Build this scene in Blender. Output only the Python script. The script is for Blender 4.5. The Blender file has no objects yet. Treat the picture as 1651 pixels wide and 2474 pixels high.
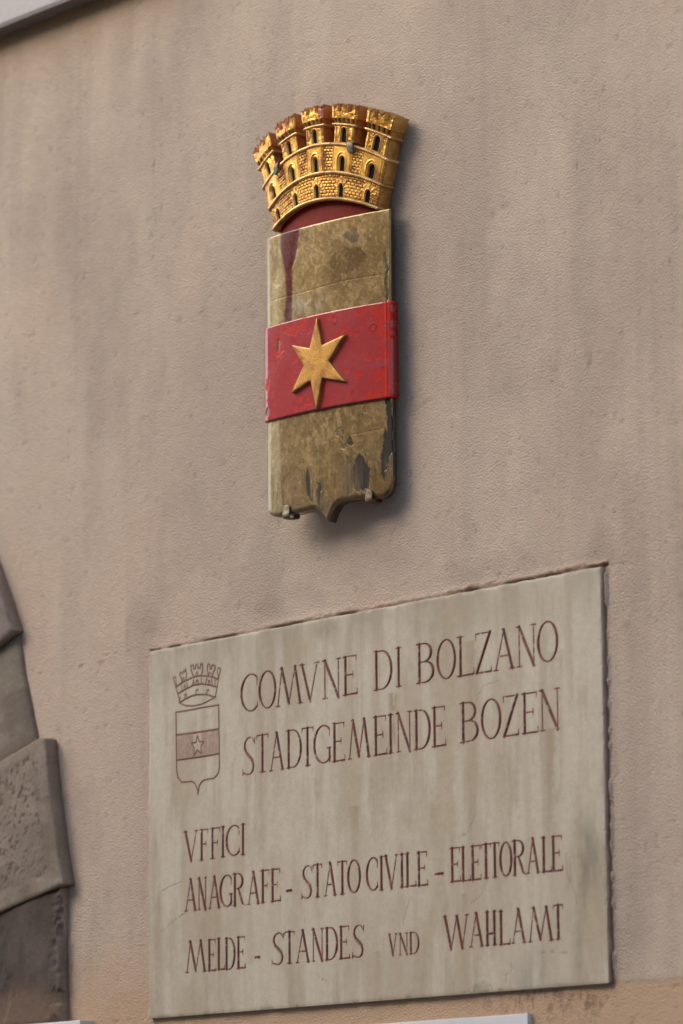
import bpy, math, random
import numpy as np

S = bpy.context.scene
COL = S.collection
random.seed(7)

# ------------------------------------------------------------------ camera, sky, sun, exposure
cam = bpy.data.cameras.new('camera')
camo = bpy.data.objects.new('camera', cam); COL.objects.link(camo)
cam.sensor_fit = 'VERTICAL'; cam.sensor_height = 36.0; cam.lens = 135.0
cam.clip_start = 0.1; cam.clip_end = 600.0
CAM = np.array([5.80752, -5.24835, 1.71196])
yaw, pitch, roll = 0.841693, 0.189297, -0.007554
f_ = np.array([-math.sin(yaw)*math.cos(pitch), math.cos(yaw)*math.cos(pitch), math.sin(pitch)])
r_ = np.array([math.cos(yaw), math.sin(yaw), 0.0]); u_ = np.cross(r_, f_)
c_, s_ = math.cos(roll), math.sin(roll)
R_, U_ = c_*r_+s_*u_, -s_*r_+c_*u_
from mathutils import Matrix, Vector
camo.matrix_world = Matrix(((R_[0], U_[0], -f_[0], CAM[0]), (R_[1], U_[1], -f_[1], CAM[1]),
                            (R_[2], U_[2], -f_[2], CAM[2]), (0, 0, 0, 1)))
cam.dof.use_dof = True; cam.dof.focus_distance = 7.9; cam.dof.aperture_fstop = 2.8
S.camera = camo

SUN_DIR = Vector((-0.52, -0.68, 0.62)).normalized()      # towards the bright part of the sky
w = bpy.data.worlds.new('World'); S.world = w; w.use_nodes = True
nt = w.node_tree; bg = nt.nodes['Background']
sky = nt.nodes.new('ShaderNodeTexSky'); sky.sky_type = 'NISHITA'; sky.sun_disc = False
sky.sun_elevation = math.asin(SUN_DIR.z); sky.sun_rotation = math.atan2(SUN_DIR.x, SUN_DIR.y)
sky.air_density = 1.0; sky.dust_density = 3.0; sky.ozone_density = 1.0
nt.links.new(sky.outputs[0], bg.inputs[0]); bg.inputs[1].default_value = 0.15
sl = bpy.data.lights.new('sun', 'SUN'); sl.energy = 0.75; sl.angle = math.radians(55); sl.color = (1.0, 0.93, 0.84)
so = bpy.data.objects.new('sun', sl); COL.objects.link(so)
so.rotation_euler = SUN_DIR.to_track_quat('Z', 'Y').to_euler(); so.location = (-4, -4, 8)
S.view_settings.view_transform = 'Standard'; S.view_settings.look = 'None'
S.view_settings.gamma = 1.0; S.view_settings.use_curve_mapping = False
S.view_settings.exposure = 1.13
S.render.engine = 'CYCLES'

# ------------------------------------------------------------------ numpy noise
def vnoise(x, y, seed):
    rs = np.random.RandomState(seed); tab = rs.rand(512, 512)
    xi = np.floor(x).astype(int); yi = np.floor(y).astype(int)
    fx = x-xi; fy = y-yi; fx = fx*fx*(3-2*fx); fy = fy*fy*(3-2*fy)
    a = tab[xi % 512, yi % 512]; b = tab[(xi+1) % 512, yi % 512]
    c = tab[xi % 512, (yi+1) % 512]; d = tab[(xi+1) % 512, (yi+1) % 512]
    return (a*(1-fx)+b*fx)*(1-fy)+(c*(1-fx)+d*fx)*fy
def fbm(x, y, sx, sy=None, octs=4, seed=1):
    """value noise, 0..1, mean about .5; sx, sy = cells per metre"""
    if sy is None: sy = sx
    t = 0; a = 1; n = 0
    for o in range(octs):
        t = t+a*vnoise(x*sx*2**o+17.3*o+100, y*sy*2**o+5.1*o+100, seed+o); n += a; a *= .55
    return t/n
def sst(a, b, x):
    t = np.clip((x-a)/(b-a), 0, 1); return t*t*(3-2*t)
def mixc(c, col, m):
    return c*(1-m[..., None])+np.array(col)*m[..., None]
def gauss(x, y, cx, cy, sx, sy):
    return np.exp(-((x-cx)/sx)**2-((y-cy)/sy)**2)

# ------------------------------------------------------------------ mesh helpers
def mesh(name, V, Q, mat, parent=None, attrs=None, matidx=None, smooth=True, tris=None):
    V = np.asarray(V, dtype=np.float32).reshape(-1, 3)
    Q = np.asarray(Q, dtype=np.int32).reshape(-1, 4) if Q is not None and len(Q) else np.zeros((0, 4), np.int32)
    T = np.asarray(tris, dtype=np.int32).reshape(-1, 3) if tris is not None and len(tris) else np.zeros((0, 3), np.int32)
    me = bpy.data.meshes.new(name)
    me.vertices.add(len(V)); me.vertices.foreach_set('co', V.ravel())
    nl = len(Q)*4+len(T)*3
    me.loops.add(nl); me.loops.foreach_set('vertex_index', np.concatenate([Q.ravel(), T.ravel()]).astype(np.int32))
    me.polygons.add(len(Q)+len(T))
    st = np.concatenate([np.arange(len(Q))*4, len(Q)*4+np.arange(len(T))*3]).astype(np.int32)
    me.polygons.foreach_set('loop_start', st)
    mats = mat if isinstance(mat, (list, tuple)) else [mat]
    for m in mats: me.materials.append(m)
    if matidx is not None: me.polygons.foreach_set('material_index', np.asarray(matidx, np.int32))
    me.update(calc_edges=True)
    me.polygons.foreach_set('use_smooth', np.full(len(me.polygons), smooth))
    if attrs:
        for k, a in attrs.items():
            a = np.asarray(a, np.float32)
            if a.ndim == 2 and a.shape[1] == 3:
                at = me.color_attributes.new(k, 'FLOAT_COLOR', 'POINT')
                at.data.foreach_set('color', np.concatenate([a, np.ones((len(a), 1), np.float32)], 1).ravel())
            else:
                at = me.attributes.new(k, 'FLOAT', 'POINT'); at.data.foreach_set('value', a.ravel())
    me.validate(verbose=False)
    o = bpy.data.objects.new(name, me); COL.objects.link(o)
    if parent is not None: o.parent = parent
    return o
def gridq(nr, nc, off=0):
    i = np.arange(nr-1)[:, None]*nc+np.arange(nc-1)[None, :]
    return (np.stack([i, i+1, i+nc+1, i+nc], -1).reshape(-1, 4)+off)
def ring(nr, nc):
    """indices of the border of an nr x nc grid, once round"""
    a = list(range(nc)); b = [k*nc+nc-1 for k in range(1, nr)]
    c = [(nr-1)*nc+k for k in range(nc-2, -1, -1)]; d = [k*nc for k in range(nr-2, 0, -1)]
    return np.array(a+b+c+d)
def relief_piece(name, P, back, mats, parent, attrs=None, smooth=True, sidecol=None, bev=True):
    """front grid P (nr,nc,3) + side walls from its border to the points back (same border order) + back cap"""
    nr, nc = P.shape[:2]; V = P.reshape(-1, 3); Q = gridq(nr, nc)
    rg = ring(nr, nc); nb = len(rg); n0 = len(V)
    V2 = np.concatenate([V, V[rg], back])           # border doubled: a hard edge between front and sides
    a = n0+np.arange(nb); b = n0+(np.arange(nb)+1) % nb
    side = np.stack([a, a+nb, b+nb, b], -1)
    mi = np.concatenate([np.zeros(len(Q)), np.full(len(side), len(mats)-1)])
    at = {}
    for k, v in (attrs or {}).items():
        v = np.asarray(v).reshape(n0, -1)
        e = v[rg] if sidecol is None or k != 'Col' else (np.array(sidecol) if np.ndim(sidecol) == 2 else np.tile(np.array(sidecol), (nb, 1)))
        vv = np.concatenate([v, e, e]); at[k] = vv if vv.shape[1] == 3 else vv[:, 0]
    # back cap as a fan
    c = V2.shape[0]; V2 = np.concatenate([V2, back.mean(0)[None]])
    for k in at: at[k] = np.concatenate([at[k], at[k][-1:]])
    tr = np.stack([a+nb, np.full(nb, c), b+nb], -1)
    mi = np.concatenate([mi, np.full(nb, len(mats)-1)])
    return mesh(name, V2, np.concatenate([Q, side]), mats, parent, at, mi, smooth, tris=tr)
def box(name, lo, hi, mat, parent=None, bevel=0.002, attrs=None):
    lo = np.array(lo, float); hi = np.array(hi, float)
    import bmesh
    bm = bmesh.new(); bmesh.ops.create_cube(bm, size=1.0)
    for v in bm.verts:
        v.co = Vector([lo[i]+(v.co[i]+.5)*(hi[i]-lo[i]) for i in range(3)])
    if bevel: bmesh.ops.bevel(bm, geom=bm.edges[:], offset=bevel, segments=2, affect='EDGES', profile=.7)
    me = bpy.data.meshes.new(name); bm.to_mesh(me); bm.free(); me.materials.append(mat)
    o = bpy.data.objects.new(name, me); COL.objects.link(o)
    if parent is not None: o.parent = parent
    return o
def empty(name, loc=(0, 0, 0)):
    o = bpy.data.objects.new(name, None); COL.objects.link(o); o.location = loc; o.empty_display_size = .1
    return o
def tag(o, label=None, cat=None, group=None, kind=None):
    if label: o['label'] = label
    if cat: o['category'] = cat
    if group: o['group'] = group
    if kind: o['kind'] = kind
    return o
def settle(root, loc):
    """put the thing's origin at its base, leaving its parts where they are"""
    root.location = loc
    for c in root.children:
        c.matrix_parent_inverse = Matrix.Translation(-Vector(loc))

# ------------------------------------------------------------------ materials
def newmat(name):
    m = bpy.data.materials.new(name); m.use_nodes = True
    n = m.node_tree; return m, n, n.nodes['Principled BSDF']
def nd(n, t, **kw):
    x = n.nodes.new(t)
    for k, v in kw.items():
        if k in x.inputs: x.inputs[k].default_value = v
        else: setattr(x, k, v)
    return x
def attrmat(name, rough=.6, metal=0., coat=0., coatr=.1, grain=200., gamt=.15, bump=.3, bdist=.001, bump2=0, b2scale=30., uses=('Col',), detail=4., col=None, spec=.5):
    """base colour from the mesh's Col attribute (or col), broken up by a fine grain, with a fine bump"""
    m, n, b = newmat(name)
    tc = nd(n, 'ShaderNodeNewGeometry')
    no = nd(n, 'ShaderNodeTexNoise', Scale=grain, Detail=detail, Roughness=.6)
    n.links.new(tc.outputs['Position'], no.inputs['Vector'])
    mr = nd(n, 'ShaderNodeMapRange'); mr.inputs[1].default_value = .3; mr.inputs[2].default_value = .7
    mr.inputs[3].default_value = 1-gamt; mr.inputs[4].default_value = 1+gamt
    n.links.new(no.outputs[0], mr.inputs[0])
    mx = nd(n, 'ShaderNodeVectorMath', operation='SCALE')
    if col is None:
        a = nd(n, 'ShaderNodeAttribute', attribute_name='Col'); n.links.new(a.outputs['Color'], mx.inputs[0])
    else:
        mx.inputs[0].default_value = col
    n.links.new(mr.outputs[0], mx.inputs['Scale']); n.links.new(mx.outputs[0], b.inputs['Base Color'])
    b.inputs['Roughness'].default_value = rough; b.inputs['Metallic'].default_value = metal
    b.inputs['Specular IOR Level'].default_value = spec
    b.inputs['Coat Weight'].default_value = coat; b.inputs['Coat Roughness'].default_value = coatr
    for key, sock in (('Rgh', 'Roughness'), ('Met', 'Metallic'), ('Coat', 'Coat Weight')):
        if key in uses:
            a = nd(n, 'ShaderNodeAttribute', attribute_name=key); n.links.new(a.outputs['Fac'], b.inputs[sock])
    bp = nd(n, 'ShaderNodeBump', Strength=bump, Distance=bdist); n.links.new(no.outputs[0], bp.inputs['Height'])
    last = bp
    if bump2:
        n2 = nd(n, 'ShaderNodeTexNoise', Scale=b2scale, Detail=3.); n.links.new(tc.outputs['Position'], n2.inputs['Vector'])
        bq = nd(n, 'ShaderNodeBump', Strength=bump2, Distance=bdist*3); n.links.new(n2.outputs[0], bq.inputs['Height'])
        n.links.new(bp.outputs[0], bq.inputs['Normal']); last = bq
    n.links.new(last.outputs[0], b.inputs['Normal'])
    return m
M_WALL = attrmat('plaster', rough=.9, grain=230., gamt=.07, bump=1., bdist=.0046, bump2=.12, b2scale=60., spec=.2, detail=6.)
M_STONE = attrmat('carved_stone', rough=.6, grain=420., gamt=.08, bump=.25, bdist=.0008, spec=.35)
M_SURR = attrmat('surround_stone', rough=.8, grain=120., gamt=.14, bump=.5, bdist=.002, bump2=.4, b2scale=25., spec=.3)
M_GOLD = attrmat('gilded_ceramic', rough=.33, grain=260., gamt=.15, bump=.5, bdist=.0012, uses=('Col', 'Met', 'Rgh'), coat=.35, coatr=.12)
M_GLAZE = attrmat('brown_glaze', rough=.35, grain=60., gamt=.35, bump=.15, bdist=.001, coat=.35, coatr=.15)
M_SHIELD = attrmat('worn_gilding', rough=.4, grain=300., gamt=.16, bump=.4, bdist=.0006, spec=.2, uses=('Col', 'Met', 'Rgh', 'Coat'), coatr=.14)
M_BAND = attrmat('red_glaze', rough=.3, grain=90., gamt=.08, bump=.06, bdist=.001, spec=.12, uses=('Col', 'Rgh', 'Coat'), coatr=.1)
M_DARK = attrmat('black_recess', rough=.7, grain=200., gamt=.1, bump=.1, col=(.010, .010, .013), spec=.1)
M_RED = attrmat('dark_red_glaze', rough=.55, grain=60., gamt=.2, bump=.1, col=(.17, .012, .006), coat=.0, spec=.12)
M_IRON = attrmat('dull_iron', rough=.5, metal=.7, grain=150., gamt=.25, bump=.4, bdist=.0006, col=(.15, .135, .095))
M_RUST = attrmat('rusty_iron', rough=.6, metal=.35, grain=150., gamt=.35, bump=.4, bdist=.0006, col=(.13, .085, .045))
M_WHITE = attrmat('white_enamel', rough=.4, grain=20., gamt=.03, bump=.02, col=(.52, .515, .53))
M_CORN = attrmat('painted_cornice', rough=.75, grain=60., gamt=.05, bump=.3, bdist=.002, col=(.37, .352, .342))
M_SOFF = attrmat('shade_toned_soffit', rough=.9, grain=40., gamt=.2, bump=.2, col=(.17, .145, .125))  # shade under the cornice, put into a darker base colour
M_ROAD = attrmat('street_paving', rough=.8, grain=6., gamt=.2, bump=.3, bdist=.01, col=(.19, .17, .15))

# ------------------------------------------------------------------ the ground
street = mesh('street', [(-300, -300, 0), (300, -300, 0), (300, 60, 0), (-300, 60, 0)], [(0, 1, 2, 3)], M_ROAD, smooth=False)
tag(street, kind='structure')

# ------------------------------------------------------------------ the plastered wall
PW, PH, PZ, PT = 0.6928, 0.80, 2.20, 0.0115       # plaque half width, height, foot height, thickness
def axis(lo, hi, dlo, dhi, step, fine):
    """coordinates: coarse outside [dlo,dhi], `step` inside, finer in the `fine` intervals"""
    a = list(np.linspace(lo, dlo, 12)[:-1]); x = dlo
    while x < dhi:
        a.append(x); s = step
        for (p, q, t) in fine:
            if p <= x < q: s = t
        x += s
    return np.array(a+list(np.linspace(dhi, hi, 12)))
xs = axis(-8, 8, -1.5, 1.2, .007, [(.28, PW-.004, .0035), (PW-.004, PW+.03, .0025), (-PW-.02, -PW+.004, .0035)])
zs = axis(0, 9, 1.9, 4.75, .007, [(PZ+PH-.006, PZ+PH+.04, .002), (PZ-.07, PZ+.006, .0028)])
X, Z = np.meshgrid(xs, zs)
n1 = fbm(X, Z, 3.2, 2.6, 5, 11); n2 = fbm(X, Z, 9, 2.2, 4, 23); n3 = fbm(X, Z, 22, 18, 4, 31); n4 = fbm(X, Z, 1.3, 1.1, 3, 47)
n5 = fbm(X, Z, 60, 60, 3, 57)
C = np.zeros(X.shape+(3,))+np.array([.455, .365, .292])
C = mixc(C, (.452, .350, .278), sst(.45, .65, n1)*.7)             # pinker patches
C = mixc(C, (.355, .305, .245), sst(.45, .72, n2)*.45)             # grey-green vertical washes
C = mixc(C, (.34, .27, .22), sst(.52, .72, n4)*.5)
C = mixc(C, (.52, .43, .345), sst(.5, .7, fbm(X, Z, 4, 1.6, 4, 77))*.4)
C = mixc(C, (.32, .255, .21), sst(.58, .75, fbm(X+.05*n1, Z, 9, 3.0, 5, 79))*.3)
C *= (1+.10*(n1-.5)+.16*(n3-.5)*sst(.35, .7, n4)+.07*(n5-.5))[..., None]
# soot above and beside the plaque, and a grey veil to the left of the arms
pd = np.maximum(np.abs(X)-PW, 0); up = Z-(PZ+PH)
veil = np.exp(-np.abs(up-.05)/.10)*(X > -PW-.1)*(X < PW+.25)*(up > 0)
C = mixc(C, (.27, .21, .175), np.clip(veil*sst(.3, .7, fbm(X, Z, 7, 9, 4, 61)), 0, 1)*.62)
rgt = np.exp(-np.abs(X-PW-.07)/.09)*sst(PZ-.1, PZ+.1, Z)*(1-sst(PZ+PH, PZ+PH+.25, Z))*(X > PW)
C = mixc(C, (.28, .225, .19), np.clip(rgt*sst(.3, .7, fbm(X, Z, 9, 3, 4, 67)), 0, 1)*.5)
lft = np.exp(-np.abs(X+PW+.03)/.07)*(1-sst(PZ+PH, PZ+PH+.1, Z))*(X < -PW+.02)
C = mixc(C, (.30, .235, .195), lft*.35)
# darker weathered cloud round the coat of arms
cl = gauss(X, Z, -.25, 3.55, .25, .55)*sst(.3, .7, n3)*.25+gauss(X, Z, .45, 3.45, .45, .6)*sst(.4, .65, n1)*.30
cl = cl+gauss(X, Z, -.05, 4.14, .14, .035)*.30
C = mixc(C, (.29, .235, .195), np.clip(cl, 0, .7))
# thin rain streaks
sk = sst(.62, .78, fbm(X, Z, 45, .9, 3, 71))*sst(.45, .6, n4)
C = mixc(C, (.31, .25, .21), sk*.18)
# warm unwashed colour under the cornice, under the plaque and low on the left
och = np.exp(-np.maximum(4.545-Z, 0)/.055)*sst(-.4, -.75, X)*(Z < 4.56)
C = mixc(C, (.33, .195, .08), np.clip(och, 0, 1)*(.65+.35*n3))
edge_n = fbm(X, Z, 25, 25, 4, 83)
low = 1-sst(-.012, .012, Z-2.1985-(edge_n-.5)*.012)
lowl = 1-sst(2.17, 2.42, Z+(n3-.5)*.12)
lw = np.where(X > PW-.02, low, np.where(X < -PW, lowl, low))
C = mixc(C, (.43, .285, .18), lw*(.72+.2*n1))
C = mixc(C, (.20, .15, .11), np.clip(np.exp(-((Z-2.1995-(edge_n-.5)*.01)/.004)**2)*(X > PW), 0, 1)*.35)
# black mould under the plaque's right half
mo = gauss(X, Z, .50, 2.178, .10, .035)*sst(.50, .60, .4*fbm(X, Z, 55, 28, 4, 91)+.6*fbm(X, Z, 170, 110, 4, 92))+gauss(X, Z, .62, 2.165, .06, .03)*sst(.51, .60, .4*fbm(X, Z, 60, 30, 4, 95)+.6*fbm(X, Z, 150, 90, 4, 96))
mo = mo+gauss(X, Z, .36, 2.185, .03, .02)*sst(.5, .6, fbm(X, Z, 70, 40, 3, 97))*.7
C = mixc(C, (.045, .035, .028), np.clip(mo, 0, 1)*.5)
# relief: trowel waves, lip of plaster dragged over the plaque edge, the crack behind it
H = (n3-.5)*.0016+(n1-.5)*.003+(n5-.5)*.0006*(1+lw)
an = fbm(X, Z, 30, 3, 4, 101); an2 = fbm(X, Z, 120, 60, 3, 107)
inx = (np.abs(X) < PW+.012)
lip = np.exp(-((up-.010-.012*(an-.5))/(.0045+.003*an))**2)*(.25+.75*sst(.35, .6, fbm(X, Z, 14, 2, 4, 103)))*sst(-.5, .5, X+an*.5)*inx
H = H+lip*(.0045+.009*(an2-.5))
crk = np.exp(-((up-.0035)/.0028)**2)*inx*(.15+.85*sst(.38, .6, fbm(X, Z, 18, 3, 4, 105)))
H = H-crk*.008
cr5 = np.exp(-((X-PW-.0065)/.0035)**2)*(Z < PZ+PH+.004)*(Z > PZ-.006)*sst(.45, .62, fbm(X, Z, 160, 60, 4, 127))
H = H+cr5*.0065; C = mixc(C, (.30, .235, .20), cr5*.8)
cs = np.exp(-((X-PW-.002)/.0028)**2)*(Z < PZ+PH+.006)*(Z > PZ-.004)
H = H-cs*.003*(.5+fbm(X, Z, 4, 60, 3, 109))
ls = np.exp(-((X+PW+.003)/.005)**2)*(Z < PZ+PH)*(Z > PZ)
H = H-ls*.003
C = mixc(C, (.045, .030, .022), np.clip(crk*.8+cs*.45, 0, .9))
C = mixc(C, (.30, .17, .10), np.clip(lip*1.2, 0, 1)*.55*sst(.3, .6, an2))
spk = sst(.80, .86, fbm(X, Z, 75, 75, 2, 113))
C = mixc(C, (.2, .15, .12), spk*.35); H = H-spk*.0015
C = C*np.array([1.0, 1.004, .982])
V = np.stack([X, -H, Z], -1)
rg = ring(*X.shape); back = V.reshape(-1, 3)[rg].copy(); back[:, 1] = .35
wall = relief_piece('plaster_wall', V, back, [M_WALL], None, {'Col': C.reshape(-1, 3)})
tag(wall, 'weathered beige pink plaster wall of the town building behind the plaque and coat of arms', 'wall')

# ------------------------------------------------------------------ unseen house added across the street to block low sky and darken reflections
M_HOUSE = attrmat('house_render', rough=.85, grain=4., gamt=.1, bump=.2, bdist=.01, col=(.42, .33, .24))
M_SHUT = attrmat('window_glass', rough=.15, grain=3., gamt=.2, bump=.0, col=(.03, .035, .04))
M_TILE = attrmat('roof_tiles', rough=.8, grain=8., gamt=.3, bump=.4, bdist=.02, col=(.20, .09, .06))
hs_ = empty('unseen_town_house')
box('wall', (-24, -24, 0), (9, -13, 10.2), M_HOUSE, hs_, .03)
box('roof', (-24.6, -24.6, 10.23), (9.6, -12.4, 10.7), M_TILE, hs_, .05)
for fl_ in range(3):
    for k in range(10):
        cx = -22.2+k*3.3; cz_ = 1.0+fl_*3.0
        fr_ = box('window', (cx-.65, -13.02, cz_-.1), (cx+.65, -12.93, cz_+1.8), M_CORN, hs_, .01)
        box('pane', (cx-.5, -12.94, cz_+.05), (cx+.5, -12.915, cz_+1.65), M_SHUT, fr_, .004)
tag(hs_, 'plain beige town house with rows of windows, added unseen across the street to shape the light', 'building')

# ------------------------------------------------------------------ pale string course, top left
crn = empty('cornice')
box('moulding', (-8.0, -.05, 4.558), (8.0, .02, 4.78), M_CORN, crn, .004)
box('soffit', (-8.0, -.049, 4.550), (8.0, .02, 4.5575), M_SOFF, crn, .001)
box('capping', (-8.0, -.075, 4.782), (8.0, .02, 4.83), M_CORN, crn, .006)
tag(crn, 'pale grey painted cornice band across the top left corner of the wall', 'cornice'); settle(crn, (0, 0, 4.55))

# ------------------------------------------------------------------ rusticated stone surround, left
surr = empty('stone_surround')
def poly_interp(pts, t):
    pts = np.array(pts, float); d = np.r_[0, np.cumsum(np.hypot(*np.diff(pts, axis=0).T))]; d /= d[-1]
    return np.stack([np.interp(t, d, pts[:, 0]), np.interp(t, d, pts[:, 1])], -1)
def block(left, right, depth, seed, kind, base, top=None, bot=None):
    nu, nv = 150, 110
    u = np.linspace(0, 1, nu)**.7; v = np.linspace(0, 1, nv)
    L = poly_interp(left, v); Rr = poly_interp(right, v)        # from bottom to top
    P2 = L[:, None]*(1-u)[None, :, None]+Rr[:, None]*u[None, :, None]
    x, z = P2[..., 0], P2[..., 1]
    wR = np.hypot(*(Rr-L).T)[:, None]
    du = (1-u)[None]*wR; dl = u[None]*wR; hh = np.hypot(*(right[-1][i]-right[0][i] for i in (0, 1)))
    dv = np.minimum(v, 1-v)[:, None]*hh
    e = np.minimum(np.minimum(du, dv), dl)
    col = np.zeros(x.shape+(3,))+np.array(base)
    a = fbm(x, z, 8, 8, 5, seed); b = fbm(x, z, 55, 55, 4, seed+9); c = fbm(x, z, 13, 8, 5, seed+5)
    h = (a-.5)*.005-(.0025+.004*sst(.55, .7, fbm(x, z, 40, 40, 4, seed+41)))*np.exp(-e/.0022)
    col *= (.55+.9*a)[..., None]; col = mixc(col, (.085, .062, .045), sst(.50, .68, fbm(x, z, 6, 11, 5, seed+51))*.55)
    if kind == 'pitted':
        inner = sst(.028, .045, e+(a-.5)*.012)
        b = .3*b+.7*fbm(x, z, 125, 95, 4, seed+21); pit = sst(.53, .64, b)*inner*sst(.35, .55, a)
        h = h-pit*.0035-inner*.001+(b-.5)*.004*inner
        col = mixc(col, (.090, .070, .052), pit*.35); col = mixc(col, (.22, .185, .145), (1-inner)*.5*sst(.3, .7, c))
    elif kind == 'worn':
        h = h-.010*(1-np.sqrt(np.clip(1-((1-np.clip(du/.07, 0, 1)))**2, 0, 1)))+(c-.5)*.002
        col = mixc(col, (.10, .078, .058), sst(.45, .75, c)*.6)
        col = mixc(col, (.09, .06, .04), (1-sst(0, .05, z-left[0][1]-.03*a-.25*(x-left[0][0])))*.7)
    elif kind == 'rough':
        chip = np.exp(-du/.02)*sst(.4, .65, fbm(x, z, 30, 30, 3, seed+3))
        h = h-chip*.010-.004*sst(.5, .7, c)
        col = mixc(col, (.040, .028, .022), sst(.3, .55, c)*.85*(1-np.exp(-du/.012)))
        col = mixc(col, (.17, .13, .10), np.exp(-du/.008)*.6)
        col = mixc(col, (.13, .080, .052), sst(2.32, 2.22, z+(a-.5)*.12)*.75)
    P = np.stack([x, -(depth+h), z], -1)
    rg = ring(nv, nu); bk = P.reshape(-1, 3)[rg].copy(); bk[:, 1] = .01
    sc = np.array([.27, .205, .155])*(.6+.8*fbm(bk[:, 0]+bk[:, 2], bk[:, 2], 12, 9, 4, seed+31))[:, None]*(.75 if kind == 'worn' else 1.)
    o = relief_piece('stone_block', P, bk, [M_SURR], surr, {'Col': col.reshape(-1, 3)}, sidecol=sc)
    return o
LX = -1.62
block([(LX, 2.90), (LX, 3.75)], [(-1.162, 3.105), (-1.2109, 3.2013), (-1.258, 3.283), (-1.33, 3.385)], .035, 201, 'plain', (.155, .125, .105))
block([(LX, 2.70), (LX, 2.896)], [(-1.098, 2.842), (-1.125, 2.928), (-1.152, 3.005), (-1.172, 3.099)], .016, 215, 'worn', (.17, .142, .106))
block([(LX, 2.386), (LX, 2.697)], [(-.967, 2.510), (-.986, 2.58), (-1.014, 2.71), (-1.037, 2.842), (-1.052, 2.8465)], .035, 229, 'pitted', (.165, .132, .100))
block([(LX, 2.2075), (LX, 2.382)], [(-.984, 2.2075), (-.990, 2.35), (-.990, 2.504)], .026, 243, 'rough', (.055, .042, .032))
block([(LX, 1.40), (LX, 2.175)], [(-.975, 1.40), (-.975, 2.175)], .030, 257, 'plain', (.20, .165, .135))
block([(LX, .02), (LX, 1.396)], [(-.965, .02), (-.970, 1.396)], .045, 263, 'pitted', (.20, .165, .135))
tag(surr, 'dark weathered stone door surround of stepped blocks at the left edge of the photo', 'door surround')
settle(surr, (-1.3, 0, 0))
foot = box('white_ledge', (-1.62, -.040, 2.170), (-.895, .01, 2.2060), M_WHITE, None, .003)
tag(foot, 'thin white ledge right below the lowest dark stone block at bottom left', 'ledge')
sign = empty('white_sign')
box('panel', (-.62, -.010, 1.80), (.4675, .004, 2.1540), M_WHITE, sign, .0015)
box('edge_strip', (.4676, -.012, 1.80), (.4735, .004, 2.1545), M_WHITE, sign, .001)
tag(sign, 'plain white sign panel just below the inscribed stone plaque, only its top edge in view', 'sign'); settle(sign, (0, 0, 1.8))

# ------------------------------------------------------------------ the inscribed stone plaque
TEXT_ROWS = [   # baseline height, cap height (m above plaque foot), then glyph, left x, right x
    (0.6311, 0.7101, "C,-0.3807,-0.3236 O,-0.3215,-0.2661 M,-0.2671,-0.1829 V,-0.1884,-0.1288 N,-0.1184,-0.0615 E,-0.0542,-0.0102 D,0.0422,0.0975 I,0.1080,0.1242 B,0.1710,0.2226 O,0.2301,0.2852 L,0.2884,0.3379 Z,0.3425,0.3879 A,0.3946,0.4529 N,0.4596,0.5141 O,0.5181,0.5749"),
    (0.4974, 0.5758, "S,-0.3766,-0.3325 T,-0.3294,-0.2925 A,-0.2884,-0.2415 D,-0.2324,-0.1850 T,-0.1850,-0.1485 G,-0.1470,-0.0925 E,-0.0891,-0.0498 M,-0.0410,0.0279 E,0.0379,0.0782 I,0.0820,0.0978 N,0.1064,0.1532 D,0.1617,0.2095 E,0.2141,0.2536 B,0.2973,0.3488 O,0.3565,0.4128 Z,0.4186,0.4619 E,0.4712,0.5161 N,0.5205,0.5772"),
    (0.3284, 0.3922, "V,-0.5707,-0.5253 F,-0.5189,-0.4908 F,-0.4839,-0.4513 I,-0.4471,-0.4345 C,-0.4304,-0.3851 I,-0.3819,-0.3680"),
    (0.2226, 0.2891, "A,-0.5680,-0.5291 N,-0.5243,-0.4952 A,-0.4883,-0.4505 G,-0.4505,-0.4098 R,-0.4072,-0.3684 A,-0.3607,-0.3222 F,-0.3181,-0.2901 E,-0.2850,-0.2546 -,-0.2350,-0.2194 S,-0.1884,-0.1511 T,-0.1511,-0.1240 A,-0.1166,-0.0798 T,-0.0749,-0.0467 O,-0.0443,-0.0056 C,0.0132,0.0481 I,0.0523,0.0642 V,0.0675,0.1078 I,0.1140,0.1253 L,0.1290,0.1609 E,0.1642,0.1954 -,0.2176,0.2398 E,0.2623,0.2911 L,0.2933,0.3197 E,0.3215,0.3500 T,0.3513,0.3778 T,0.3769,0.4015 O,0.4037,0.4370 R,0.4401,0.4767 A,0.4789,0.5126 L,0.5196,0.5465 E,0.5465,0.5767"),
    (0.0906, 0.1555, "M,-0.5663,-0.4974 E,-0.4911,-0.4649 L,-0.4607,-0.4362 D,-0.4336,-0.4014 E,-0.3957,-0.3689 -,-0.3366,-0.3229 S,-0.2838,-0.2419 T,-0.2419,-0.2119 A,-0.2069,-0.1636 N,-0.1572,-0.1203 D,-0.1139,-0.0763 E,-0.0714,-0.0399 S,-0.0327,0.0068 W,0.2405,0.3111 A,0.3147,0.3539 H,0.3597,0.3910 L,0.3972,0.4282 A,0.4331,0.4714 M,0.4779,0.5475 T,0.5488,0.5746"),
    (0.0884, 0.1306, "V,0.0780,0.1030 N,0.1086,0.1358 D,0.1405,0.1685"),
]
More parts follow.
